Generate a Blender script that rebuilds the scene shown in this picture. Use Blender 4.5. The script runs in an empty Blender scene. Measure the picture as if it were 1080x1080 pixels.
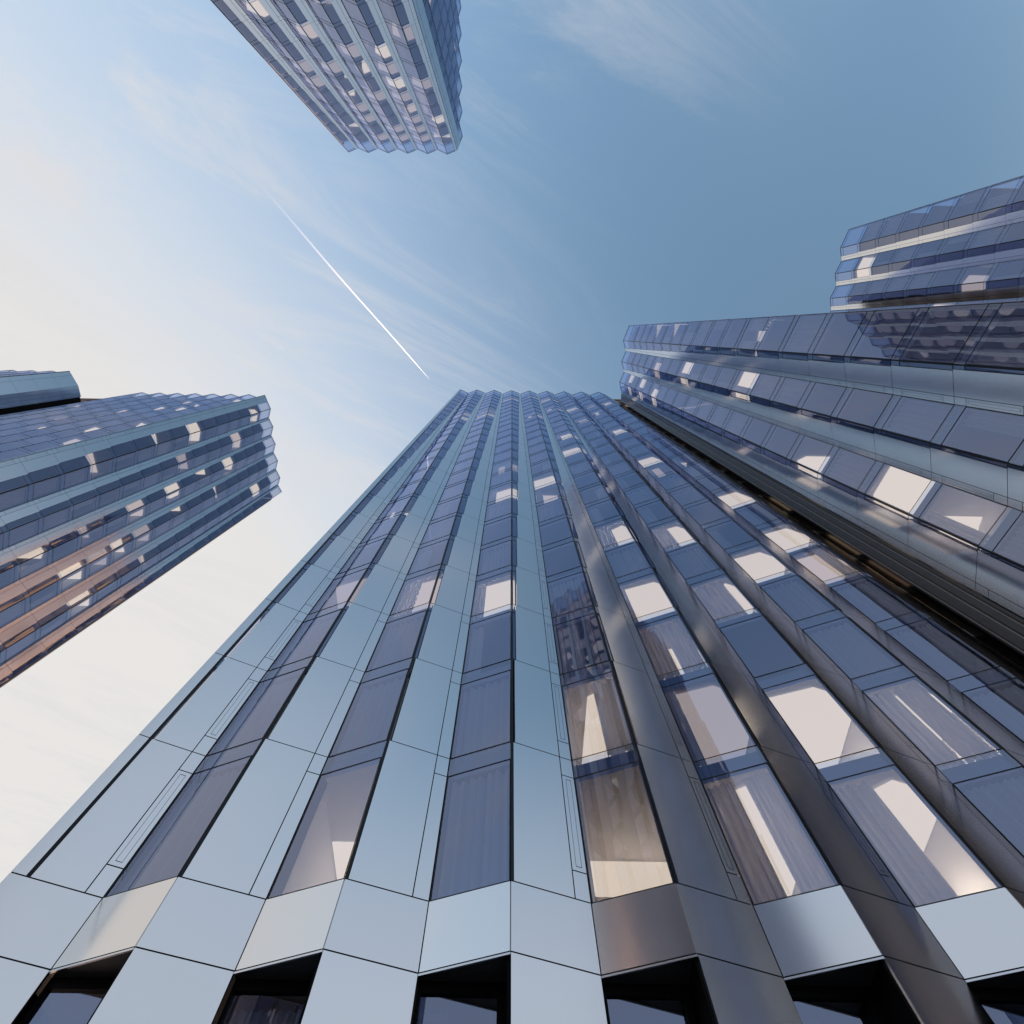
import bpy, math, random
from mathutils import Vector

# ---------------------------------------------------------------- camera, sky, sun, exposure
C = bpy.context.scene
CAM_Z = 1.6
YAW = 0.018
cam_data = bpy.data.cameras.new('camera')
cam = bpy.data.objects.new('camera', cam_data)
C.collection.objects.link(cam)
C.camera = cam
cam_data.sensor_width = 36.0
cam_data.lens = 18.0
cam_data.clip_start = 0.05
cam_data.clip_end = 60000.0
ALPHA = math.atan2(540.0, 189.0)
FWD = Vector((math.sin(YAW) * math.cos(ALPHA), math.cos(YAW) * math.cos(ALPHA), math.sin(ALPHA)))
RIGHT = Vector((math.cos(YAW), -math.sin(YAW), 0.0))
UP = RIGHT.cross(FWD)
cam.location = (0, 0, CAM_Z)
cam.rotation_euler = FWD.to_track_quat('-Z', 'Y').to_euler()

SUN_AZ = Vector((-0.86, 0.51, 0.0)).normalized()     # horizontal direction towards the sun
SUN_EL = math.radians(15.0)
SUN_DIR = (SUN_AZ * math.cos(SUN_EL) + Vector((0, 0, math.sin(SUN_EL)))).normalized()

C.view_settings.view_transform = 'Standard'
C.view_settings.look = 'None'
C.view_settings.gamma = 1.0
C.view_settings.exposure = 1.6
C.cycles.max_bounces = 10
C.cycles.diffuse_bounces = 3
C.cycles.glossy_bounces = 5
C.cycles.transmission_bounces = 4
C.cycles.transparent_max_bounces = 12
C.cycles.caustics_reflective = False
C.cycles.caustics_refractive = False
C.cycles.sample_clamp_indirect = 3.0
C.cycles.use_denoising = True

world = bpy.data.worlds.new('World')
C.world = world
world.use_nodes = True
WN = world.node_tree
for n in list(WN.nodes):
    WN.nodes.remove(n)


def wn(kind, **kw):
    n = WN.nodes.new(kind)
    for k, v in kw.items():
        setattr(n, k, v)
    return n


def wmath(op, a, b=None, clamp=False):
    n = wn('ShaderNodeMath', operation=op, use_clamp=clamp)
    for i, v in enumerate((a, b)):
        if v is None:
            continue
        if isinstance(v, (int, float)):
            n.inputs[i].default_value = v
        else:
            WN.links.new(v, n.inputs[i])
    return n.outputs[0]


SKY_STRENGTH = 0.15
sky = wn('ShaderNodeTexSky', sky_type='NISHITA')
sky.sun_disc = False
sky.sun_elevation = SUN_EL
sky.sun_rotation = math.atan2(SUN_AZ.x, SUN_AZ.y)
sky.air_density = 1.0
sky.dust_density = 0.8
sky.ozone_density = 1.6
tc = wn('ShaderNodeTexCoord')
sep = wn('ShaderNodeSeparateXYZ')
WN.links.new(tc.outputs['Generated'], sep.inputs[0])
zc = wmath('MAXIMUM', sep.outputs[2], 0.06)
px = wmath('DIVIDE', sep.outputs[0], zc)
py = wmath('DIVIDE', sep.outputs[1], zc)
comb = wn('ShaderNodeCombineXYZ')
WN.links.new(px, comb.inputs[0])
WN.links.new(py, comb.inputs[1])


def cloud_noise(rot, scale, loc, nscale, detail, rough, dist):
    m0 = wn('ShaderNodeMapping')
    m0.inputs['Rotation'].default_value = (0, 0, math.radians(rot))
    WN.links.new(comb.outputs[0], m0.inputs[0])
    mp = wn('ShaderNodeMapping')
    mp.inputs['Scale'].default_value = scale
    mp.inputs['Location'].default_value = loc
    WN.links.new(m0.outputs[0], mp.inputs[0])
    nz = wn('ShaderNodeTexNoise', noise_dimensions='3D')
    nz.inputs['Scale'].default_value = nscale
    nz.inputs['Detail'].default_value = detail
    nz.inputs['Roughness'].default_value = rough
    nz.inputs['Distortion'].default_value = dist
    WN.links.new(mp.outputs[0], nz.inputs['Vector'])
    return nz.outputs['Fac']


n_streak = cloud_noise(-27, (0.75, 3.4, 1), (0.2, 1.3, 0), 1.7, 11, 0.68, 0.7)
n_big = cloud_noise(-32, (0.5, 1.1, 1), (3.7, 0.4, 2.0), 1.1, 4, 0.5, 0.3)
# cirrus is thick towards the sun and thins out on the far side of the sky
toward = wmath('ADD', wmath('MULTIPLY', sep.outputs[0], SUN_AZ.x), wmath('MULTIPLY', sep.outputs[1], SUN_AZ.y))
base = wn('ShaderNodeMapRange', interpolation_type='SMOOTHSTEP')
base.inputs['From Min'].default_value = -0.3
base.inputs['From Max'].default_value = 0.72
base.inputs['To Min'].default_value = 0.0
base.inputs['To Max'].default_value = 1.0
WN.links.new(toward, base.inputs['Value'])
wisp = wn('ShaderNodeMapRange', interpolation_type='SMOOTHSTEP')
wisp.inputs['From Min'].default_value = 0.44
wisp.inputs['From Max'].default_value = 0.68
WN.links.new(n_streak, wisp.inputs['Value'])
patch = wn('ShaderNodeMapRange', interpolation_type='SMOOTHSTEP')
patch.inputs['From Min'].default_value = 0.46
patch.inputs['From Max'].default_value = 0.62
WN.links.new(n_big, patch.inputs['Value'])
ca = wn('ShaderNodeVectorMath', operation='SUBTRACT')        # a bank of cirrus high in the south
ca.inputs[1].default_value = (0.10, -0.46, 0.0)
WN.links.new(comb.outputs[0], ca.inputs[0])
cs_ = wn('ShaderNodeVectorMath', operation='MULTIPLY')
cs_.inputs[1].default_value = (0.8, 1.3, 0.0)
WN.links.new(ca.outputs[0], cs_.inputs[0])
cl = wn('ShaderNodeVectorMath', operation='LENGTH')
WN.links.new(cs_.outputs[0], cl.inputs[0])
bank = wn('ShaderNodeMapRange', interpolation_type='SMOOTHSTEP')
bank.inputs['From Min'].default_value = 0.36
bank.inputs['From Max'].default_value = 0.0
WN.links.new(cl.outputs['Value'], bank.inputs['Value'])
east = wn('ShaderNodeMapRange', interpolation_type='SMOOTHSTEP')      # the eastern half is clear
east.inputs['From Min'].default_value = 0.3
east.inputs['From Max'].default_value = -0.1
WN.links.new(sep.outputs[0], east.inputs['Value'])
patch_e = wmath('MULTIPLY', patch.outputs[0], east.outputs[0])
patch_all = wmath('MAXIMUM', patch_e, wmath('MULTIPLY', bank.outputs[0], 0.75))
wisp_amt = wmath('MULTIPLY', wisp.outputs[0], wmath('ADD', wmath('MULTIPLY', patch_all, 0.45), wmath('MULTIPLY', base.outputs[0], 0.9)))
cover = wmath('MULTIPLY', base.outputs[0], 0.62)
cover = wmath('ADD', cover, wmath('MULTIPLY', wmath('POWER', base.outputs[0], 3.0), 0.5), clamp=True)
low = wn('ShaderNodeMapRange', interpolation_type='SMOOTHSTEP')     # air thickens towards the horizon
low.inputs['From Min'].default_value = 0.80
low.inputs['From Max'].default_value = 0.42
low.inputs['To Max'].default_value = 0.95
WN.links.new(sep.outputs[2], low.inputs['Value'])
cover = wmath('MINIMUM', cover, 0.998)
# colour of sunlit cirrus: a soft white, warmer and brighter towards the sun
ramp = wn('ShaderNodeMix', data_type='RGBA')
ramp.inputs['A'].default_value = (0.168, 0.177, 0.192, 1)
ramp.inputs['B'].default_value = (0.268, 0.261, 0.254, 1)
WN.links.new(base.outputs[0], ramp.inputs['Factor'])
bg_sky = wn('ShaderNodeBackground')
bg_sky.inputs['Strength'].default_value = SKY_STRENGTH
dim = wn('ShaderNodeMapRange')
dim.inputs['From Min'].default_value = -0.3
dim.inputs['From Max'].default_value = 0.75
dim.inputs['To Min'].default_value = 1.10
dim.inputs['To Max'].default_value = 0.46
WN.links.new(sep.outputs[0], dim.inputs['Value'])
sc_ = wn('ShaderNodeVectorMath', operation='SCALE')
cap = wn('ShaderNodeVectorMath', operation='MINIMUM')
cap.inputs[1].default_value = (4.6, 4.4, 4.2)
WN.links.new(sky.outputs[0], cap.inputs[0])
WN.links.new(cap.outputs[0], sc_.inputs[0])
WN.links.new(dim.outputs[0], sc_.inputs['Scale'])
tint = wn('ShaderNodeVectorMath', operation='MULTIPLY')
tint.inputs[1].default_value = (1.06, 1.06, 0.93)
WN.links.new(sc_.outputs[0], tint.inputs[0])
WN.links.new(tint.outputs[0], bg_sky.inputs['Color'])
bg_cloud = wn('ShaderNodeBackground')
bg_cloud.inputs['Strength'].default_value = 1.0
WN.links.new(ramp.outputs['Result'], bg_cloud.inputs['Color'])
mixs = wn('ShaderNodeMixShader')
WN.links.new(cover, mixs.inputs[0])
WN.links.new(bg_sky.outputs[0], mixs.inputs[1])
WN.links.new(bg_cloud.outputs[0], mixs.inputs[2])
bg_low = wn('ShaderNodeBackground')
bg_low.inputs['Color'].default_value = (0.192, 0.220, 0.264, 1)
mixl = wn('ShaderNodeMixShader')
south = wn('ShaderNodeMapRange', interpolation_type='SMOOTHSTEP')     # added southern haze, mostly out of view, brightens the panel reflections
south.inputs['From Min'].default_value = 0.94
south.inputs['From Max'].default_value = 0.55
south.inputs['To Max'].default_value = 0.75
WN.links.new(sep.outputs[2], south.inputs['Value'])
south_x = wn('ShaderNodeMapRange', interpolation_type='SMOOTHSTEP')
south_x.inputs['From Min'].default_value = 0.48
south_x.inputs['From Max'].default_value = 0.18
WN.links.new(sep.outputs[0], south_x.inputs['Value'])
hazy = wmath('MAXIMUM', low.outputs[0], wmath('MULTIPLY', south.outputs[0], south_x.outputs[0]))
WN.links.new(wmath('MULTIPLY', hazy, wmath('SUBTRACT', 1.0, base.outputs[0])), mixl.inputs[0])
WN.links.new(mixs.outputs[0], mixl.inputs[1])
WN.links.new(bg_low.outputs[0], mixl.inputs[2])
bg_wisp = wn('ShaderNodeBackground')
bg_wisp.inputs['Color'].default_value = (0.247, 0.243, 0.247, 1)
mixw = wn('ShaderNodeMixShader')
WN.links.new(wmath('MINIMUM', wmath('MULTIPLY', wisp_amt, 0.85), 0.75), mixw.inputs[0])
WN.links.new(mixl.outputs[0], mixw.inputs[1])
WN.links.new(bg_wisp.outputs[0], mixw.inputs[2])
wout = wn('ShaderNodeOutputWorld')
WN.links.new(mixw.outputs[0], wout.inputs[0])

sun_data = bpy.data.lights.new('sun', 'SUN')
sun_data.energy = 5.0
sun_data.angle = math.radians(0.5)
sun_data.color = (1.0, 0.62, 0.40)
sun = bpy.data.objects.new('sun', sun_data)
C.collection.objects.link(sun)
sun.rotation_euler = SUN_DIR.to_track_quat('Z', 'Y').to_euler()

# ---------------------------------------------------------------- materials


def new_mat(name):
    m = bpy.data.materials.new(name)
    m.use_nodes = True
    nt = m.node_tree
    for n in list(nt.nodes):
        nt.nodes.remove(n)
    return m, nt, nt.nodes.new('ShaderNodeOutputMaterial')


def principled(name, color, rough=0.5, metal=0.0, vary=0.0, vscale=3.0, rough_vary=0.0, spec=0.5, bump=0.0, bscale=0.4, island=0.0):
    m, nt, out = new_mat(name)
    b = nt.nodes.new('ShaderNodeBsdfPrincipled')
    b.inputs['Base Color'].default_value = (*color, 1)
    b.inputs['Roughness'].default_value = rough
    b.inputs['Metallic'].default_value = metal
    b.inputs['Specular IOR Level'].default_value = spec
    nt.links.new(b.outputs[0], out.inputs[0])
    if island:      # every panel comes out of the coating line a little different
        ge = nt.nodes.new('ShaderNodeNewGeometry')
        mr = nt.nodes.new('ShaderNodeMapRange')
        mr.inputs['To Min'].default_value = 1 - island
        mr.inputs['To Max'].default_value = 1 + island
        nt.links.new(ge.outputs['Random Per Island'], mr.inputs['Value'])
        mx = nt.nodes.new('ShaderNodeVectorMath')
        mx.operation = 'SCALE'
        mx.inputs[0].default_value = color
        nt.links.new(mr.outputs[0], mx.inputs['Scale'])
        nt.links.new(mx.outputs[0], b.inputs['Base Color'])
    if vary or rough_vary or bump:
        t = nt.nodes.new('ShaderNodeTexCoord')
        nz = nt.nodes.new('ShaderNodeTexNoise')
        nz.inputs['Scale'].default_value = vscale
        nz.inputs['Detail'].default_value = 5
        nt.links.new(t.outputs['Object'], nz.inputs['Vector'])
        if vary:
            mr = nt.nodes.new('ShaderNodeMapRange')
            mr.inputs['To Min'].default_value = 1 - vary
            mr.inputs['To Max'].default_value = 1 + vary
            nt.links.new(nz.outputs['Fac'], mr.inputs['Value'])
            mx = nt.nodes.new('ShaderNodeVectorMath')
            mx.operation = 'SCALE'
            mx.inputs[0].default_value = color
            nt.links.new(mr.outputs[0], mx.inputs['Scale'])
            nt.links.new(mx.outputs[0], b.inputs['Base Color'])
        if rough_vary:
            mr = nt.nodes.new('ShaderNodeMapRange')
            mr.inputs['To Min'].default_value = max(0.02, rough - rough_vary)
            mr.inputs['To Max'].default_value = rough + rough_vary
            nt.links.new(nz.outputs['Fac'], mr.inputs['Value'])
            nt.links.new(mr.outputs[0], b.inputs['Roughness'])
        if bump:
            n2 = nt.nodes.new('ShaderNodeTexNoise')
            n2.inputs['Scale'].default_value = bscale
            n2.inputs['Detail'].default_value = 0
            nt.links.new(t.outputs['Object'], n2.inputs['Vector'])
            bp = nt.nodes.new('ShaderNodeBump')
            bp.inputs['Strength'].default_value = 1.0
            bp.inputs['Distance'].default_value = bump
            nt.links.new(n2.outputs['Fac'], bp.inputs['Height'])
            nt.links.new(bp.outputs[0], b.inputs['Normal'])
    return m


def glass(name, gloss, tint, f0, rough=0.0, bump=0.0):
    m, nt, out = new_mat(name)
    g = nt.nodes.new('ShaderNodeBsdfGlossy')
    g.inputs['Color'].default_value = (*gloss, 1)
    g.inputs['Roughness'].default_value = rough
    t = nt.nodes.new('ShaderNodeBsdfTransparent')
    t.inputs['Color'].default_value = (*tint, 1)
    lw = nt.nodes.new('ShaderNodeLayerWeight')
    lw.inputs['Blend'].default_value = 0.5
    p = nt.nodes.new('ShaderNodeMath')
    p.operation = 'POWER'
    p.inputs[1].default_value = 4.2
    nt.links.new(lw.outputs['Facing'], p.inputs[0])
    mr = nt.nodes.new('ShaderNodeMapRange')
    mr.inputs['To Min'].default_value = f0
    mr.inputs['To Max'].default_value = 1.0
    nt.links.new(p.outputs[0], mr.inputs['Value'])
    mix = nt.nodes.new('ShaderNodeMixShader')
    nt.links.new(mr.outputs[0], mix.inputs[0])
    nt.links.new(t.outputs[0], mix.inputs[1])
    nt.links.new(g.outputs[0], mix.inputs[2])
    if bump:
        tc_ = nt.nodes.new('ShaderNodeTexCoord')
        n2 = nt.nodes.new('ShaderNodeTexNoise')
        n2.inputs['Scale'].default_value = 0.6
        n2.inputs['Detail'].default_value = 0
        nt.links.new(tc_.outputs['Object'], n2.inputs['Vector'])
        bp = nt.nodes.new('ShaderNodeBump')
        bp.inputs['Distance'].default_value = bump
        nt.links.new(n2.outputs['Fac'], bp.inputs['Height'])
        nt.links.new(bp.outputs[0], g.inputs['Normal'])
    nt.links.new(mix.outputs[0], out.inputs[0])
    return m


def emitter(name, color, strength):
    m, nt, out = new_mat(name)
    e = nt.nodes.new('ShaderNodeEmission')
    e.inputs['Color'].default_value = (*color, 1)
    e.inputs['Strength'].default_value = strength
    nt.links.new(e.outputs[0], out.inputs[0])
    return m


M = {}
M['metal'] = principled('brushed_metal_cladding', (0.69, 0.675, 0.668), 0.135, 1.0, island=0.05, bump=0.0016, bscale=0.45)
M['glass'] = glass('window_glass', (0.66, 0.73, 1.0), (0.56, 0.60, 0.70), 0.235, bump=0.001)
M['spandrel'] = glass('spandrel_glass', (0.66, 0.75, 1.0), (0.40, 0.49, 0.72), 0.23, bump=0.001)
M['terracotta'] = principled('warm_terracotta_cladding', (0.43, 0.34, 0.27), 0.55, vary=0.12, vscale=1.5)  # low sun's orange glow put into the cladding colour
M['frame'] = principled('dark_anodised_frame', (0.008, 0.010, 0.014), 0.35, 0.0, spec=0.3)
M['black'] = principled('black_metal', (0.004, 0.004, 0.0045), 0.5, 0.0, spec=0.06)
M['soffit'] = principled('dark_soffit', (0.05, 0.05, 0.055), 0.4)
M['recess'] = principled('bronze_black_recess', (0.085, 0.072, 0.066), 0.22, 1.0)
M['dark_trim'] = principled('dark_bronze_trim', (0.30, 0.26, 0.24), 0.35, 1.0)
M['silver'] = principled('silver_trim', (0.6, 0.6, 0.62), 0.25, 1.0)
M['slab'] = principled('painted_slab', (0.42, 0.40, 0.385), 0.8, vary=0.04)
M['partition'] = principled('painted_partition', (0.5, 0.48, 0.46), 0.8)
M['core'] = principled('concrete_core', (0.25, 0.24, 0.235), 0.8, vary=0.06)
m, nt, out = new_mat('white_curtain')
d1 = nt.nodes.new('ShaderNodeBsdfDiffuse')
d1.inputs['Color'].default_value = (0.74, 0.72, 0.70, 1)
d2 = nt.nodes.new('ShaderNodeBsdfTranslucent')
d2.inputs['Color'].default_value = (0.60, 0.56, 0.52, 1)
mx = nt.nodes.new('ShaderNodeMixShader')
mx.inputs[0].default_value = 0.35
nt.links.new(d1.outputs[0], mx.inputs[1])
nt.links.new(d2.outputs[0], mx.inputs[2])
nt.links.new(mx.outputs[0], out.inputs[0])
M['curtain'] = m
M['lamp0'] = emitter('ceiling_light_bright', (1.0, 0.79, 0.55), 0.47)
M['lamp1'] = emitter('ceiling_light_medium', (1.0, 0.75, 0.55), 0.34)
M['lamp2'] = emitter('ceiling_light_dim', (1.0, 0.78, 0.62), 0.22)  # dim room light, also used as imitated sunlight in high rooms
M['globe'] = emitter('lamp_globe', (1.0, 0.78, 0.55), 130.0)
M['paving'] = principled('stone_paving', (0.26, 0.25, 0.24), 0.7, vary=0.15, vscale=0.8)
M['roof'] = principled('roof_membrane', (0.3, 0.3, 0.3), 0.8)

# ---------------------------------------------------------------- mesh helper


class MB:
    def __init__(self):
        self.v, self.f = [], []

    def quad(self, a, b, c, d):
        n = len(self.v)
        self.v += [tuple(a), tuple(b), tuple(c), tuple(d)]
        self.f.append((n, n + 1, n + 2, n + 3))

    def hexa(self, lo, hi):
        """box from four lower and four upper points (same winding)"""
        n = len(self.v)
        self.v += [tuple(p) for p in lo] + [tuple(p) for p in hi]
        self.f += [(n, n + 3, n + 2, n + 1), (n + 4, n + 5, n + 6, n + 7)]
        for i in range(4):
            j = (i + 1) % 4
            self.f.append((n + i, n + j, n + 4 + j, n + 4 + i))

    def box(self, x0, y0, z0, x1, y1, z1):
        lo = [(x0, y0, z0), (x1, y0, z0), (x1, y1, z0), (x0, y1, z0)]
        hi = [(x, y, z1) for x, y, z in lo]
        self.hexa(lo, hi)

    def add(self, o):
        n = len(self.v)
        self.v += o.v
        self.f += [tuple(i + n for i in f) for f in o.f]

    def build(self, name, mat, parent=None, kind=None, smooth=False):
        if not self.f:
            return None
        me = bpy.data.meshes.new(name)
        me.from_pydata(self.v, [], self.f)
        me.materials.append(mat)
        me.update()
        if smooth:
            me.shade_smooth()
        o = bpy.data.objects.new(name, me)
        C.collection.objects.link(o)
        if parent is not None:
            o.parent = parent
            o.matrix_parent_inverse = parent.matrix_world.inverted()
        if kind:
            o['kind'] = kind
        return o


def project(p):
    d = Vector(p) - cam.location
    w = d.dot(FWD)
    if w <= 0.05:
        return None
    return (540 + 540 * d.dot(RIGHT) / w, 540 - 540 * d.dot(UP) / w)


def screen_area(pts, normal):
    c = sum((Vector(p) for p in pts), Vector()) / len(pts)
    if (cam.location - c).dot(normal) <= 0:
        return 0.0
    q = [project(p) for p in pts]
    if any(s is None for s in q):
        return 0.0
    cx = sum(s[0] for s in q) / len(q)
    cy = sum(s[1] for s in q) / len(q)
    if not (-25 < cx < 1105 and -25 < cy < 1105):
        return 0.0
    a = 0.0
    for i in range(len(q)):
        x0, y0 = q[i]
        x1, y1 = q[(i + 1) % len(q)]
        a += x0 * y1 - x1 * y0
    return abs(a) / 2


# ---------------------------------------------------------------- the facade kit
FLOOR = 3.6
Z0 = 8.64            # first seam above the street
BAND = 1.21          # plain cladding band under it
SPAN = 0.58          # spandrel height
VENT = 0.2           # share of the cladding facet taken by the narrow vent panel
GAP = 0.012


class Facet:
    """a vertical strip of facade between plan points p and q, looking along n"""

    def __init__(self, p, q, n):
        self.p, self.q = Vector((*p, 0)), Vector((*q, 0))
        self.t = (self.q - self.p)
        self.L = self.t.length
        self.t /= self.L
        nn = Vector((self.t.y, -self.t.x, 0))
        if nn.dot(Vector((*n, 0))) < 0:
            nn = -nn
        self.n = nn

    def pt(self, s, z, off=0.0):
        a = self.p + self.t * s + self.n * off
        return Vector((a.x, a.y, z))

    def quad(self, s0, s1, z0, z1, off=0.0):
        return [self.pt(s0, z0, off), self.pt(s1, z0, off), self.pt(s1, z1, off), self.pt(s0, z1, off)]

    def box(self, mb, s0, s1, z0, z1, o0, o1):
        lo = [self.pt(s0, z0, o0), self.pt(s1, z0, o0), self.pt(s1, z0, o1), self.pt(s0, z0, o1)]
        hi = [Vector((p.x, p.y, z1)) for p in lo]
        mb.hexa(lo, hi)


class Building:
    def __init__(self, name, label, loc, floors, seed):
        self.root = bpy.data.objects.new(name, None)
        C.collection.objects.link(self.root)
        self.root.location = loc
        self.root['label'] = label
        self.root['category'] = 'skyscraper'
        self.root['group'] = 'pleated glass and metal towers'
        bpy.context.view_layer.update()
        self.floors = floors
        self.curtain_bias = 0.0
        self.face_count = 0
        self.cladding = M['metal']
        self.rnd = random.Random(seed)
        self.items = {}          # kind -> list of (area, [(name, mesh, material, smooth), ...])
        self.parts = []          # parts that are never thinned out

    def item(self, kind, area, pieces):
        self.items.setdefault(kind, []).append((area, pieces))

    def mesh(self, key, mat):
        mb = MB()
        self.parts.append((key, mb, mat))
        return mb

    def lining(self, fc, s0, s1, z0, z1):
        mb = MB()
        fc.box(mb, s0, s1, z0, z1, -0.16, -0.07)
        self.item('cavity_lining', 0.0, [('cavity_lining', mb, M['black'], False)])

    def finish(self, cap=100, min_area=1.5):
        for kind, lst in self.items.items():
            lst.sort(key=lambda e: -e[0])
            rest = {}
            for i, (area, pieces) in enumerate(lst):
                if i < cap and area > min_area:
                    top = None
                    for nm, mb, mat, smooth in pieces:
                        o = mb.build(nm, mat, self.root if top is None else top, smooth=smooth)
                        top = top or o
                else:
                    for nm, mb, mat, smooth in pieces:
                        key = (nm, mat.name)
                        if key not in rest:
                            rest[key] = (MB(), mat, smooth)
                        rest[key][0].add(mb)
            for (nm, _), (mb, mat, smooth) in rest.items():
                mb.build(nm, mat, self.root, kind='stuff', smooth=smooth)
        for key, mb, mat in self.parts:
            mb.build(key, mat, self.root)

    # one storey of the window facet; room light and curtain live behind it
    def window(self, fc, s0, s1, n, kind, room=None):
        zb = Z0 + FLOOR * n
        zt = zb + FLOOR - SPAN
        bar = 0.03
        pane = MB()
        q = fc.quad(s0, s1, zb + 0.01, zt - 0.01, -0.014)
        q = [p + fc.n * self.rnd.uniform(-0.004, 0.004) for p in q]
        pane.quad(*q)
        area = screen_area(q, fc.n)
        fr = MB()
        self.ring(fr, fc, s0, s1, zb - 0.008, zt + 0.009, 0.012, -0.013, 0.002)
        pieces = [(kind, pane, M['glass'], False), ('window_frame', fr, M['frame'], False)]
        if room:
            pieces += room
        self.item(kind, area, pieces)
        sp = MB()
        q = fc.quad(s0, s1, zt + 0.012, zb + FLOOR - 0.012, -0.014)
        sp.quad(*q)
        self.item('spandrel_pane' if kind == 'window' else 'side_spandrel_pane', screen_area(q, fc.n), [('spandrel_pane' if kind == 'window' else 'side_spandrel_pane', sp, M['spandrel'], False)])

    def ring(self, mb, fc, s0, s1, z0, z1, w, o0, o1):
        n = len(mb.v)
        for o in (o0, o1):
            mb.v += [tuple(p) for p in fc.quad(s0, s1, z0, z1, o)] + [tuple(p) for p in fc.quad(s0 + w, s1 - w, z0 + w * 1.5, z1 - w * 1.5, o)]
        for i in range(4):
            j = (i + 1) % 4
            mb.f.append((n + 8 + i, n + 8 + j, n + 12 + j, n + 12 + i))      # front
            mb.f.append((n + i, n + 4 + i, n + 4 + j, n + j))                # back
            mb.f.append((n + i, n + j, n + 8 + j, n + 8 + i))                # outside
            mb.f.append((n + 4 + i, n + 12 + i, n + 12 + j, n + 4 + j))      # inside

    def panel(self, fc, s0, s1, z0, z1, kind='cladding_panel', vent=False):
        mb = MB()
        fc.box(mb, s0 + GAP, s1 - GAP, z0 + GAP, z1 - GAP, -0.05, 0.0)
        q = fc.quad(s0, s1, z0, z1)
        pieces = [(kind, mb, self.cladding, False)]
        if vent:
            g = MB()
            w = s1 - s0
            a, b, c, d = s0 + w * 0.3, s1 - w * 0.3, z0 + 0.1, z1 - 0.1
            self.ring(g, fc, a, b, c, d, 0.008, -0.02, 0.002)
            pieces.append(('vent_outline', g, M['frame'], False))
        self.item(kind, screen_area(q, fc.n), pieces)

    def curtain(self, fc, s0, s1, n, off):
        mb = MB()
        zb = Z0 + FLOOR * n - 0.02
        zt = zb + FLOOR - SPAN - 0.06
        k = max(6, int((s1 - s0) / 0.055))
        ph = self.rnd.random() * 9
        amp = 0.05 + 0.04 * self.rnd.random()
        wl = 0.17 + 0.1 * self.rnd.random()
        col = []
        for i in range(k + 1):
            s = s0 + (s1 - s0) * i / k
            a = off + amp * math.sin(s / wl * 6.283 + ph) + 0.4 * amp * math.sin(s / wl * 2.9 + 2 * ph)
            col.append((fc.pt(s, zb, -a), fc.pt(s, zt, -a)))
        for i in range(k):
            mb.quad(col[i][0], col[i + 1][0], col[i + 1][1], col[i][1])
        return mb

    def light_panel(self, corners, n):
        mb = MB()
        z = Z0 + FLOOR * (n + 1) - SPAN - 0.04 - 0.012 * self.face_count
        mb.v = [(x, y, z) for x, y in corners]
        mb.f = [tuple(range(len(corners)))]
        return mb

    def bay_storey(self, A, B, n, vent, lit, A_glass_first, corner=0.0, panel_full=0.0):
        """one bay of one storey. A: cladding facet, B: window facet (either may be None)"""
        zb = Z0 + FLOOR * n
        top = n == self.floors - 1
        if A:
            s = min(0.03 + 0.033 * n, 1 - VENT - 0.01)
            if panel_full:
                s = min(s, 1 - panel_full)

            def rng(a, b):      # a, b are shares measured from the peak
                if A_glass_first:
                    return a * A.L, b * A.L
                return (1 - b) * A.L, (1 - a) * A.L
            c = corner
            s = s + c
            f = 0.035
            if c:
                self.panel(A, *rng(0, c), zb, zb + FLOOR)
            if n == self.floors - 1:
                A.box(self.mesh('edge_mullion', M['frame']), *rng(c, c + f), Z0 + 0.001, zb + FLOOR, -0.10, 0.003)
            if (s - c) * A.L > 0.11:
                self.window(A, *rng(c + f, s), n, 'side_window')
            if 1 - VENT - s > 0.02:
                self.panel(A, *rng(max(s, c + f), 1 - VENT), zb, zb + FLOOR)
            k = max(s, 1 - VENT)
            if vent:
                self.panel(A, *rng(k, 1), zb, zb + SPAN, 'narrow_panel')
                self.panel(A, *rng(k, 1), zb + SPAN, zb + FLOOR - SPAN, 'narrow_panel', vent=n < 14)
            else:
                self.panel(A, *rng(k, 1), zb, zb + FLOOR - SPAN, 'narrow_panel')
            self.panel(A, *rng(k, 1), zb + FLOOR - SPAN, zb + FLOOR, 'narrow_panel')
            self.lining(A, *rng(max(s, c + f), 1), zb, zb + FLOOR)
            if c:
                self.lining(A, *rng(0, c), zb, zb + FLOOR)
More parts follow.
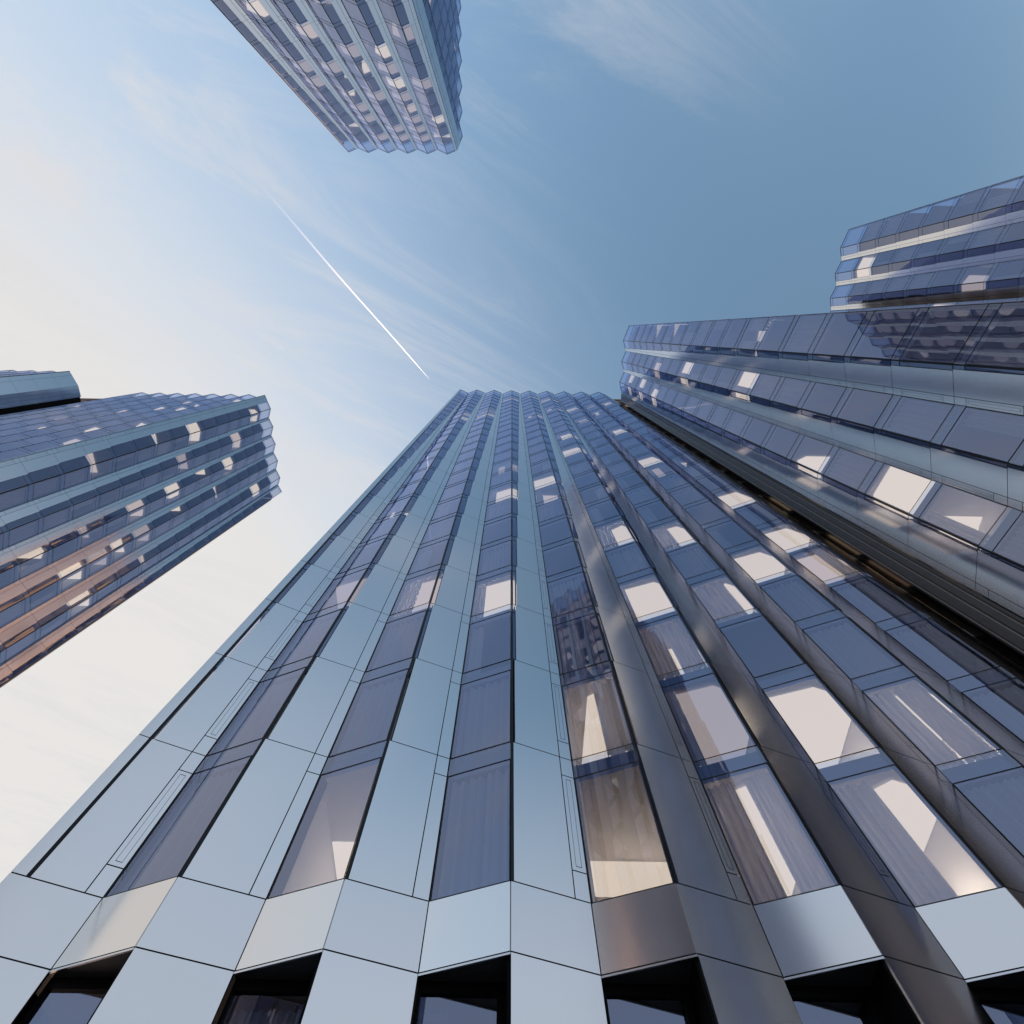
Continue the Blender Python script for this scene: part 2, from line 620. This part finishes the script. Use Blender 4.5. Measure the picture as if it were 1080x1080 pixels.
        if B:
            room = []
            glass_peak_last = B.p.dot(self.face_n) < B.q.dot(self.face_n)
            if not top:
                L = B.L
                roll = self.rnd.random()
                st = lit.get('curtain') if lit else None
                if st is None and self.curtain_bias > roll:
                    st = 'full'
                elif st is None:
                    st = 'full' if roll < 0.42 else ('left' if roll < 0.62 else ('right' if roll < 0.72 else 'none'))
                    if lit:
                        st = 'left' if roll < 0.3 else ('right' if roll < 0.5 else ('both' if roll < 0.6 else 'none'))
                off = 0.24
                if st == 'full':
                    room.append(('curtain', self.curtain(B, 0.05, L - 0.05, n, off), M['curtain'], True))
                if st in ('left', 'both'):
                    room.append(('curtain', self.curtain(B, 0.05, L * (lit.get('left', 0.3) if lit else 0.25 + 0.3 * self.rnd.random()), n, off), M['curtain'], True))
                if st in ('right', 'both'):
                    room.append(('curtain', self.curtain(B, L * (1 - lit.get('right', 0.4) if lit else 0.5 + 0.25 * self.rnd.random()), L - 0.05, n, off), M['curtain'], True))
                if lit and 'lamp' in lit:
                    u0, u1 = lit.get('span', (0.0, 1.0))
                    dep = lit.get('depth', 3.9)
                    st0 = lit.get('start', 0.0)
                    val = B.p if glass_peak_last else B.q         # the valley end of the window facet
                    run = B.t if glass_peak_last else -B.t
                    along = run - self.face_n * run.dot(self.face_n)
                    along = along.normalized() * (2 * HB - 0.2)
                    v0 = val - self.face_n * 0.34 + along.normalized() * 0.1
                    inn = -self.face_n
                    cs = [v0 + along * u0 + inn * st0]
                    if st0 == 0.0 and u0 < 0.45 and u1 > 0.55:
                        cs.append(v0 + along * 0.5 + self.face_n * 0.5)
                    cs += [v0 + along * u1 + inn * st0, v0 + along * u1 + inn * (st0 + dep), v0 + along * u0 + inn * (st0 + dep)]
                    cs = [(c.x, c.y) for c in cs]
                    if lit.get('lamp', 0) < 2 and n < 6:
                        c = v0 + along * (u0 * 0.4 + u1 * 0.6) + inn * min(st0 + 1.6, 2.6)
                        room.append(('floor_lamp', globe((c.x, c.y, Z0 + FLOOR * n + 1.35), 0.1), M['globe'], True))
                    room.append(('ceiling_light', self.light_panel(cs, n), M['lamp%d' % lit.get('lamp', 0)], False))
            self.window(B, 0.02, B.L - 0.02, n, 'window', room)

    def face(self, pts, n, first_is_A, bays, lits=None, lit_rate=0.16, vents=None, corner_first=0.0, panel_full_first=0.0, base=True, only_from=0, dark_bays=0, evening=0):
        """pts: zigzag plan polyline alternating A and B facets; n: outward direction of the whole face"""
        self.face_n = Vector((*n, 0))
        self.face_count += 1
        facets = []
        isA = first_is_A
        for i in range(len(pts) - 1):
            facets.append((Facet(pts[i], pts[i + 1], n), isA, pts[i], pts[i + 1]))
            isA = not isA
        for i, (fc, a, p, q) in enumerate(facets):
            glass_first = Vector((*p, 0)).dot(self.face_n) > Vector((*q, 0)).dot(self.face_n)
            vent = (vents[i] if vents else self.rnd.random() < 0.6)
            for k in range(only_from, self.floors):
                if a:
                    self.bay_storey(fc, None, k, vent, None, glass_first, corner_first if i == 0 else 0.0, panel_full_first if i == 0 else 0.0)
                else:
                    lit = None
                    if i < 2 * dark_bays:
                        pass
                    elif lits is not None and (i, k) in lits:
                        lit = lits[(i, k)]
                    elif (lits is None or k >= lits.get('auto_from', 999)) and self.rnd.random() < lit_rate:
                        r = self.rnd.random()
                        lit = {'lamp': 0 if r < 0.55 else (1 if r < 0.8 else 2)}
                        if self.rnd.random() < 0.35:
                            a0 = 0.1 + 0.4 * self.rnd.random()
                            lit['span'] = (a0, 1.0) if self.rnd.random() < 0.5 else (0.0, 1 - a0)
                        if self.rnd.random() < 0.3:
                            lit['start'] = 1.2 * self.rnd.random()
                            lit['depth'] = 1.2 + self.rnd.random()
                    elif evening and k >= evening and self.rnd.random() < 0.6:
                        lit = {'lamp': 2, 'curtain': 'none'}  # glowing ceiling added in place of sunlight inside the upper rooms
                    self.bay_storey(None, fc, k, False, lit, glass_first)
            if not a:       # jamb at the inner corner, hides the cavity beside the glass
                s0, s1 = (-0.01, 0.035) if glass_first is False else (fc.L - 0.035, fc.L + 0.01)
                fc.box(self.mesh('window_jamb', M['frame']), s0, s1, Z0 + 0.004, Z0 + FLOOR * self.floors - 0.004, -0.34, -0.02)
            # the plain band below the first storey
            if base:
                self.panel(fc, 0, fc.L, Z0 - BAND, Z0, 'band_panel')
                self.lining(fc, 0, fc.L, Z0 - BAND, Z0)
        # parapet coping
        zt = Z0 + FLOOR * self.floors
        for fc, a, p, q in facets:
            cop = self.mesh('parapet_coping', M['frame'])
            fc.box(cop, 0, fc.L, zt + 0.002, zt + 0.05, -0.08, 0.004)
        return facets

    def inside(self, outline, core, partitions):
        """slabs, partitions and core behind the glass"""
        for k in range(0, self.floors):
            sl = self.mesh('floor_slab', M['slab'])
            z1 = Z0 + FLOOR * k - 0.03
            z0 = z1 - SPAN + 0.06
            n = len(sl.v)
            m = len(outline)
            sl.v += [(x, y, z0) for x, y in outline] + [(x, y, z1) for x, y in outline]
            sl.f.append(tuple(n + i for i in reversed(range(m))))
            sl.f.append(tuple(n + m + i for i in range(m)))
            for i in range(m):
                j = (i + 1) % m
                sl.f.append((n + i, n + j, n + m + j, n + m + i))
        co = self.mesh('core_wall', M['core'])
        x0, y0, x1, y1 = core
        co.box(x0, y0, 0.0, x1, y1, Z0 + FLOOR * (self.floors - 1) + 1.2)
        for (x0, y0, x1, y1) in partitions:
            pa = self.mesh('partition_wall', M['partition'])
            pa.box(x0, y0, Z0, x1, y1, Z0 + FLOOR * (self.floors - 1) - 0.1)


def globe(c, r, nu=8, nv=5):
    mb = MB()
    mb.v.append((c[0], c[1], c[2] - r))
    for i in range(1, nv):
        a = math.pi * i / nv
        for j in range(nu):
            b = 2 * math.pi * j / nu
            mb.v.append((c[0] + r * math.sin(a) * math.cos(b), c[1] + r * math.sin(a) * math.sin(b), c[2] - r * math.cos(a)))
    mb.v.append((c[0], c[1], c[2] + r))
    last = len(mb.v) - 1
    for j in range(nu):
        k = (j + 1) % nu
        mb.f.append((0, 1 + k, 1 + j))
        for i in range(nv - 2):
            a, b = 1 + i * nu, 1 + (i + 1) * nu
            mb.f.append((a + j, a + k, b + k, b + j))
        a = 1 + (nv - 2) * nu
        mb.f.append((a + j, a + k, last))
    return mb


def zigzag_x(x0, step, count, y_peak, y_val, start_peak=True):
    pts = []
    pk = start_peak
    for i in range(count + 1):
        pts.append((x0 + step * i, y_peak if pk else y_val))
        pk = not pk
    return pts


def zigzag_y(y0, step, count, x_peak, x_val, start_peak=True):
    return [(p[1], p[0]) for p in zigzag_x(y0, step, count, x_peak, x_val, start_peak)]


def inset(pts, n, d):
    return [(x - n[0] * d, y - n[1] * d) for x, y in pts]


HB = 1.6125           # half a bay

# ================================================================ ground
g = MB()
g.quad((-3000, -3000, 0), (3000, -3000, 0), (3000, 3000, 0), (-3000, 3000, 0))
o = g.build('ground', M['paving'])
o['kind'] = 'structure'

# ================================================================ main tower (the one straight ahead)
main = Building('office_tower', 'tallest pleated tower rising from the bottom edge, with pale metal fins and dark street entrances', (4, 21, 0), 25, 11)
mp = zigzag_x(-9.52, HB, 17, 10.06, 10.68)          # A,B,A,B ... ends in a valley beside the wing
mp[0] = (-9.52, 10.0)
mp[1] = (mp[1][0], 10.7)
vents = {0: True, 2: False, 4: False, 6: True, 8: True, 10: True, 12: True, 14: True, 16: True}
main_lits = {
    'auto_from': 6,
    (1, 0): dict(curtain='full'), (1, 1): dict(curtain='full'), (1, 2): dict(curtain='full'),
    (3, 1): dict(curtain='full'), (3, 2): dict(curtain='full'),
    (5, 0): dict(curtain='full'), (5, 1): dict(curtain='full'), (5, 2): dict(curtain='left', left=0.3),
    (9, 4): dict(curtain='full'), (11, 2): dict(curtain='none'), (11, 4): dict(curtain='full'),
    (13, 0): dict(curtain='full'), (13, 2): dict(curtain='full'), (13, 3): dict(curtain='full'), (15, 0): dict(curtain='full'),
    (15, 1): dict(curtain='full'), (15, 2): dict(curtain='full'), (15, 3): dict(curtain='full'),
    (1, 3): dict(lamp=2, curtain='none'),
    (3, 0): dict(lamp=0, curtain='none', start=1.9, depth=2.0),
    (3, 3): dict(lamp=1, curtain='left', left=0.5),
    (5, 3): dict(lamp=0, curtain='left', left=0.25),
    (7, 0): dict(lamp=0, curtain='none', start=2.5, depth=1.4),
    (7, 1): dict(lamp=0, curtain='right', right=0.45, span=(0.25, 1)),
    (9, 0): dict(lamp=0, curtain='both', left=0.42, right=0.42, span=(0.22, 1)),
    (9, 1): dict(lamp=2, curtain='left', left=0.2),
    (9, 2): dict(lamp=0, curtain='both', left=0.45, right=0.48, span=(0.25, 1), start=0.6),
    (9, 3): dict(lamp=0, curtain='left', left=0.12),
    (9, 5): dict(lamp=0, curtain='left', left=0.5, span=(0.2, 1)),
    (11, 0): dict(lamp=0, curtain='left', left=0.55, span=(0.3, 1)),
    (11, 1): dict(lamp=0, curtain='none'),
    (11, 3): dict(lamp=0, curtain='left', left=0.8, span=(0.42, 1)),
    (11, 5): dict(lamp=0, curtain='left', left=0.55),
    (13, 1): dict(lamp=0, curtain='both', left=0.45, right=0.5, span=(0.22, 1)),
    (13, 4): dict(lamp=0, curtain='none'),
    (15, 4): dict(lamp=1, curtain='right', right=0.3),
    (15, 5): dict(lamp=0, curtain='none', depth=1.6),
}
mf = main.face(mp, (0, -1), True, 8, lits=main_lits, lit_rate=0.24, vents=[vents.get(i, True) for i in range(17)], corner_first=0.17)
# its west side, seen only in reflections
ms = zigzag_y(10.06, HB, 16, -10.1, -9.52, start_peak=False)
main.curtain_bias = 0.75
main.cladding = M['terracotta']  # warm colour painted on so the left tower mirrors a sunset glow
main.face(ms, (-1, 0), True, 8, lit_rate=0.12, only_from=3, dark_bays=2)
main.cladding = M['metal']
outline = inset(mp, (0, -1), 0.2)
outline[0] = (-9.3, outline[0][1])
outline += [(34, outline[-1][1]), (34, 36), (-9.3, 36)]
main.inside(outline, (-5, 15.5, 30, 33), [(x - 0.06, 10.95, x + 0.06, 15.4) for x, y in mp if y > 10.5] + [(-9.2, y - 0.06, -5.1, y + 0.06) for x, y in ms[2::2] if y > 15.6])
main.mesh('rear_wall', M['core']).box(-9.4, 36.1, 0, 34, 36.4, Z0 + 88)
# street level: fins of cladding, dark soffits and recessed shopfront glass
GY = 10.86
for i, (fc, a, p, q) in enumerate(mf):
    if a:
        main.panel(fc, 0, fc.L, 0.15, Z0 - BAND, 'fin_panel')
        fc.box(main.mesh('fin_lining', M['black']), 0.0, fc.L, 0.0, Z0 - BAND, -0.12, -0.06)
        ret = main.mesh('fin_return', M['black'])
        # return of the fin, straight back from its front edge
        ret.box(p[0] - 0.05, p[1] + 0.06, 0, p[0] - 0.0, 12.4, Z0 - BAND - 0.02)
    else:
        z = Z0 - BAND
        lo = [(p[0], p[1] + 0.02, z - 0.03), (q[0], q[1] + 0.02, z - 0.03), (q[0], GY + 0.3, z - 0.03), (p[0], GY + 0.3, z - 0.03)]
        soff = main.mesh('soffit', M['soffit'])
        soff.hexa(lo, [(x, y, zz + 0.028) for x, y, zz in lo])
        tr = MB()
        fc.box(tr, 0.0, fc.L, z - 0.045, z - 0.012, -0.03, 0.006)
        main.item('soffit_trim', 30, [('soffit_trim', tr, M['silver'], False)])
        x0, x1 = p[0] + 0.01, q[0] - 0.06
        main.mesh('entrance_header', M['black']).box(x0, GY - 0.02, z - 0.2, x1, GY + 0.12, z - 0.034)
        main.mesh('entrance_jamb', M['black']).box(x0, GY - 0.02, 0, x0 + 0.06, GY + 0.12, z - 0.2)
        main.mesh('entrance_jamb', M['black']).box(x1 - 0.16, GY - 0.02, 0, x1, GY + 0.12, z - 0.2)
        pane = MB()
        pane.quad((x0 + 0.05, GY + 0.04, 0.1), (x1 - 0.15, GY + 0.04, 0.1), (x1 - 0.15, GY + 0.04, z - 0.19), (x0 + 0.05, GY + 0.04, z - 0.19))
        pieces = [('shop_window', pane, M['glass'], False)]
        if i in (3, 5, 9):
            keep = Z0
            f2 = Facet((x0, GY + 0.04), (x1, GY + 0.04), (0, -1))
            cb = MB()
            k = 40
            s1 = (x1 - x0) * (0.9 if i == 3 else 0.32)
            pts = [(f2.pt(0.06 + s1 * j / k, 0.1, -0.3 - 0.05 * math.sin(j * 1.3)), f2.pt(0.06 + s1 * j / k, z - 0.3, -0.3 - 0.05 * math.sin(j * 1.3))) for j in range(k)]
            for j in range(k - 1):
                cb.quad(pts[j][0], pts[j + 1][0], pts[j + 1][1], pts[j][1])
            pieces.append(('curtain', cb, M['curtain'], True))
        main.item('shop_window', 50, pieces)
main.mesh('lobby_wall', M['core']).box(-9.2, 14.2, 0, 30, 14.5, Z0 - 0.7)
main.finish()

# ================================================================ wing at the right, joined by a black recess
wing = Building('wing_tower', 'glass wing filling the right edge, meeting the tall central tower at a black recess', (30, 4, 0), 22, 22)
wp = [(18.24, 9.2), (17.74, 7.28), (18.33, 5.68), (17.76, 4.06), (18.33, 2.46), (17.76, 0.86), (18.5, -1.42)]
wing_lits = None
wing.face(wp, (-1, 0), True, 3, lits=wing_lits, lit_rate=0.12)
wo = inset(wp, (-1, 0), 0.2)
wo[0] = (18.45, 9.1)
wo[-1] = (18.75, -1.2)
wing.inside(list(reversed(wo + [(40, -1.2), (40, 9.1)])), (23, 2.5, 38, 8.5), [(18.6, y - 0.06, 23, y + 0.06) for y in (5.68, 2.46)])
rec = wing.mesh('dark_recess', M['recess'])
zt = Z0 + 22 * FLOOR
rec.hexa([(18.2, 9.215, 0), (18.45, 9.22, 0), (18.3, 10.64, 0), (18.9, 10.6, 0)][:2] + [(18.9, 10.6, 0), (18.3, 10.9, 0)], [(18.2, 9.215, zt), (18.45, 9.22, zt), (18.9, 10.6, zt), (18.3, 10.9, zt)])
for x, y in ((18.20, 9.40), (18.22, 9.8), (18.26, 10.3)):
    b = MB()
    b.box(x - 0.05, y - 0.02, 0.1, x + 0.03, y + 0.02, zt - 0.02)
    wing.item('recess_trim', 20, [('recess_trim', b, M['dark_trim'], False)])
gw = wing.mesh('south_wall', M['glass'])
gw.box(18.55, -1.45, 0, 40, -1.42, zt)
wing.finish()

# ================================================================ tower at the left
left = Building('corner_tower', 'tower entering from the left edge below the middle, its corner pointing at the sky', (-58, 21, 0), 25, 33)
lr = [(-45.75, 11.70), (-45.0, 14.3), (-45.6, 16.0), (-45.0, 17.65), (-45.6, 19.3), (-45.0, 20.95), (-45.6, 22.6), (-45.0, 24.25), (-45.6, 25.95), (-45.0, 27.65), (-45.6, 29.2), (-45.05, 30.55)]
left.face(lr, (1, 0), True, 6, lit_rate=0.3, panel_full_first=0.5)
lt = [(-45.75, 11.70)]
x = -47.05
pts = [(-45.75, 11.72)]
k = 0
while x > -71.2:
    pts.append((x, 12.25 if k % 2 == 0 else 11.65))
    x -= 1.645
    k += 1
lt = pts
left.face(lt, (0, -1), True, 8, lit_rate=0.3)
lo_ = inset(list(reversed(lt))[:-1], (0, -1), 0.2) + [(-46.0, 11.95)] + inset(lr[1:], (1, 0), 0.2)
lo_ += [(-45.5, 30.5), (-90, 30.5), (-90, lo_[0][1])]
left.inside(lo_, (-84, 17, -50.3, 30.4), [(x - 0.06, 12.6, x + 0.06, 17) for x, y in lt if y > 12 and x < -47.5] + [(-50.2, y - 0.06, -45.95, y + 0.06) for x, y in lr if x < -45.5 and y > 12])
left.mesh('north_wall', M['core']).box(-90, 30.6, 0, -45.35, 30.9, Z0 + 86)
left.finish()

# ================================================================ its low wing
lw = Building('wing_block', 'small blue metal clad block at the left edge with a black band under it', (-80, 8, 0), 22, 44)
for fc in (Facet((-71.9, 7.14), (-71.07, 9.5), (1, 0)), Facet((-71.07, 9.5), (-71.1, 11.3), (1, 0))):
    for k in range(22):
        zb = Z0 + FLOOR * k
        lw.panel(fc, 0, fc.L * 0.3, zb, zb + FLOOR)
        lw.panel(fc, fc.L * 0.3, fc.L, zb, zb + FLOOR)
        lw.lining(fc, 0, fc.L, zb, zb + FLOOR)
# its east face is wholly metal: cladding over the glass bays
le = [(-71.9, 7.14)]
x = -73.1
k = 0
while x > -92:
    le.append((x, 7.75 if k % 2 == 0 else 7.15))
    x -= 1.6
    k += 1
lw.face(le, (0, -1), True, 8, lit_rate=0.1)
lw.inside(list(reversed([(-72.1, 7.5), (-71.35, 9.5), (-71.3, 11.25), (-92, 11.25), (-92, 7.95), (-73.1, 7.95)])), (-90, 9.6, -75, 10.9), [])
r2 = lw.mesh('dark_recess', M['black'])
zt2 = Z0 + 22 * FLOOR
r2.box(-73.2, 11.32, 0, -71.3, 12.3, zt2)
lw.finish()

# ================================================================ tower hanging in from the top of the picture
top = Building('opposite_tower', 'tower hanging in from the top edge with striped lavender windows and lit rooms', (-17, -39, 0), 25, 55)
tp = zigzag_x(-26.85, HB * 0.988, 11, -26.98, -27.58)
tp.append((-8.9, -28.0)) if False else None
top.face(tp, (0, 1), True, 6, lit_rate=0.25, evening=17)  # upper storeys get added ceiling glow for a sunlit look
te = [(-9.3, -27.62), (-8.4, -29.5), (-9.0, -31.15), (-8.4, -32.75), (-9.0, -34.4), (-8.4, -36.0), (-9.0, -37.6), (-8.4, -39.25), (-9.0, -40.9), (-8.4, -42.5), (-9.0, -44.1), (-8.4, -45.7), (-9.0, -47.3), (-8.4, -48.9), (-9.0, -50.5)]
top.face(te[:2], (1, 0), True, 1, panel_full_first=0.6)
top.face(te[1:], (1, 0), True, 7, lit_rate=0.25)
to = inset(tp, (0, 1), 0.2) + [(-9.5, -27.9)] + inset(te[1:], (1, 0), 0.2) + [(-26.8, -50.5)]
top.inside(list(reversed(to)), (-22.5, -47, -13.3, -32.2), [(x - 0.06, -32.2, x + 0.06, -27.9) for x, y in tp if y < -27.3] + [(-13.3, y - 0.06, -9.3, y + 0.06) for x, y in te if x < -8.9 and y < -31])
top.mesh('west_wall', M['core']).box(-27.2, -50.5, 0, -26.9, -27.3, Z0 + 88)
top.finish()

# ================================================================ tower behind the right wing
far = Building('rear_tower', 'tower at the upper right edge, showing above the roof of the right wing', (55, -4, 0), 20, 66)
fp = [(45.96, -14.26), (45.28, -11.9), (45.82, -10.3), (45.28, -8.66), (45.82, -7.1), (45.28, -5.45), (45.82, -3.85), (45.28, -2.2), (45.82, -0.6), (45.28, 1.05), (45.82, 2.65)]
far.face(list(reversed(fp)), (-1, 0), True, 5, lit_rate=0.15)
fo = inset(fp, (-1, 0), 0.2)
fo[0] = (46.2, -14.0)
far.inside(fo + [(66, 2.65), (66, -14)], (50.5, -9.5, 64, 2), [(46.1, y - 0.06, 50.5, y + 0.06) for x, y in fp if x > 45.6 and y > -13])
far.finish()

# ================================================================ vapour trail
def sky_point(px, py, alt):
    d = FWD * 540 + RIGHT * (px - 540) + UP * (540 - py)
    return cam.location + d * (alt / d.z)


ALT = 7000.0
a, b = sky_point(262, 182, ALT), sky_point(453, 400, ALT)
m, nt, out = new_mat('vapour')
df = nt.nodes.new('ShaderNodeBsdfDiffuse')
df.inputs['Color'].default_value = (0.95, 0.95, 0.95, 1)
tl = nt.nodes.new('ShaderNodeBsdfTranslucent')
tl.inputs['Color'].default_value = (0.95, 0.95, 0.95, 1)
ad = nt.nodes.new('ShaderNodeAddShader')
nt.links.new(df.outputs[0], ad.inputs[0])
nt.links.new(tl.outputs[0], ad.inputs[1])
tr = nt.nodes.new('ShaderNodeBsdfTransparent')
tcn = nt.nodes.new('ShaderNodeTexCoord')
sx = nt.nodes.new('ShaderNodeSeparateXYZ')
nt.links.new(tcn.outputs['Generated'], sx.inputs[0])
mr = nt.nodes.new('ShaderNodeMapRange')
mr.interpolation_type = 'SMOOTHSTEP'
mr.inputs['From Min'].default_value = 0.0
mr.inputs['From Max'].default_value = 0.95
mr.inputs['To Max'].default_value = 0.26
nt.links.new(sx.outputs[0], mr.inputs['Value'])
lw_ = nt.nodes.new('ShaderNodeLayerWeight')
lw_.inputs['Blend'].default_value = 0.5
inv = nt.nodes.new('ShaderNodeMath')
inv.operation = 'SUBTRACT'
inv.inputs[0].default_value = 1.0
nt.links.new(lw_.outputs['Facing'], inv.inputs[1])
mu = nt.nodes.new('ShaderNodeMath')
mu.operation = 'MULTIPLY'
nt.links.new(mr.outputs[0], mu.inputs[0])
nt.links.new(inv.outputs[0], mu.inputs[1])
mx = nt.nodes.new('ShaderNodeMixShader')
nt.links.new(mu.outputs[0], mx.inputs[0])
nt.links.new(tr.outputs[0], mx.inputs[1])
nt.links.new(ad.outputs[0], mx.inputs[2])
nt.links.new(mx.outputs[0], out.inputs[0])
tb = MB()
axis = (b - a).normalized()
e1 = axis.cross(Vector((0, 0, 1))).normalized()
e2 = axis.cross(e1)
rings = 60
seg = 10
rr = random.Random(5)
for i in range(rings + 1):
    t = i / rings
    rad = (9 * (1 - t) + 6) * min(1.0, (1.02 - t) * 9)
    c = a.lerp(b, t) + e1 * (10 * math.sin(t * 9) * (1 - t))
    for j in range(seg):
        an = j / seg * 2 * math.pi
        tb.v.append(tuple(c + (e1 * math.cos(an) + e2 * math.sin(an)) * rad))
for i in range(rings):
    for j in range(seg):
        k = (j + 1) % seg
        tb.f.append((i * seg + j, i * seg + k, (i + 1) * seg + k, (i + 1) * seg + j))
tb.f.append(tuple(reversed(range(seg))))
tb.f.append(tuple(rings * seg + j for j in range(seg)))
o = tb.build('vapour_trail', m, smooth=True)
o['label'] = 'thin white aircraft vapour trail slanting down through the blue sky between the towers'
o['category'] = 'vapour trail'
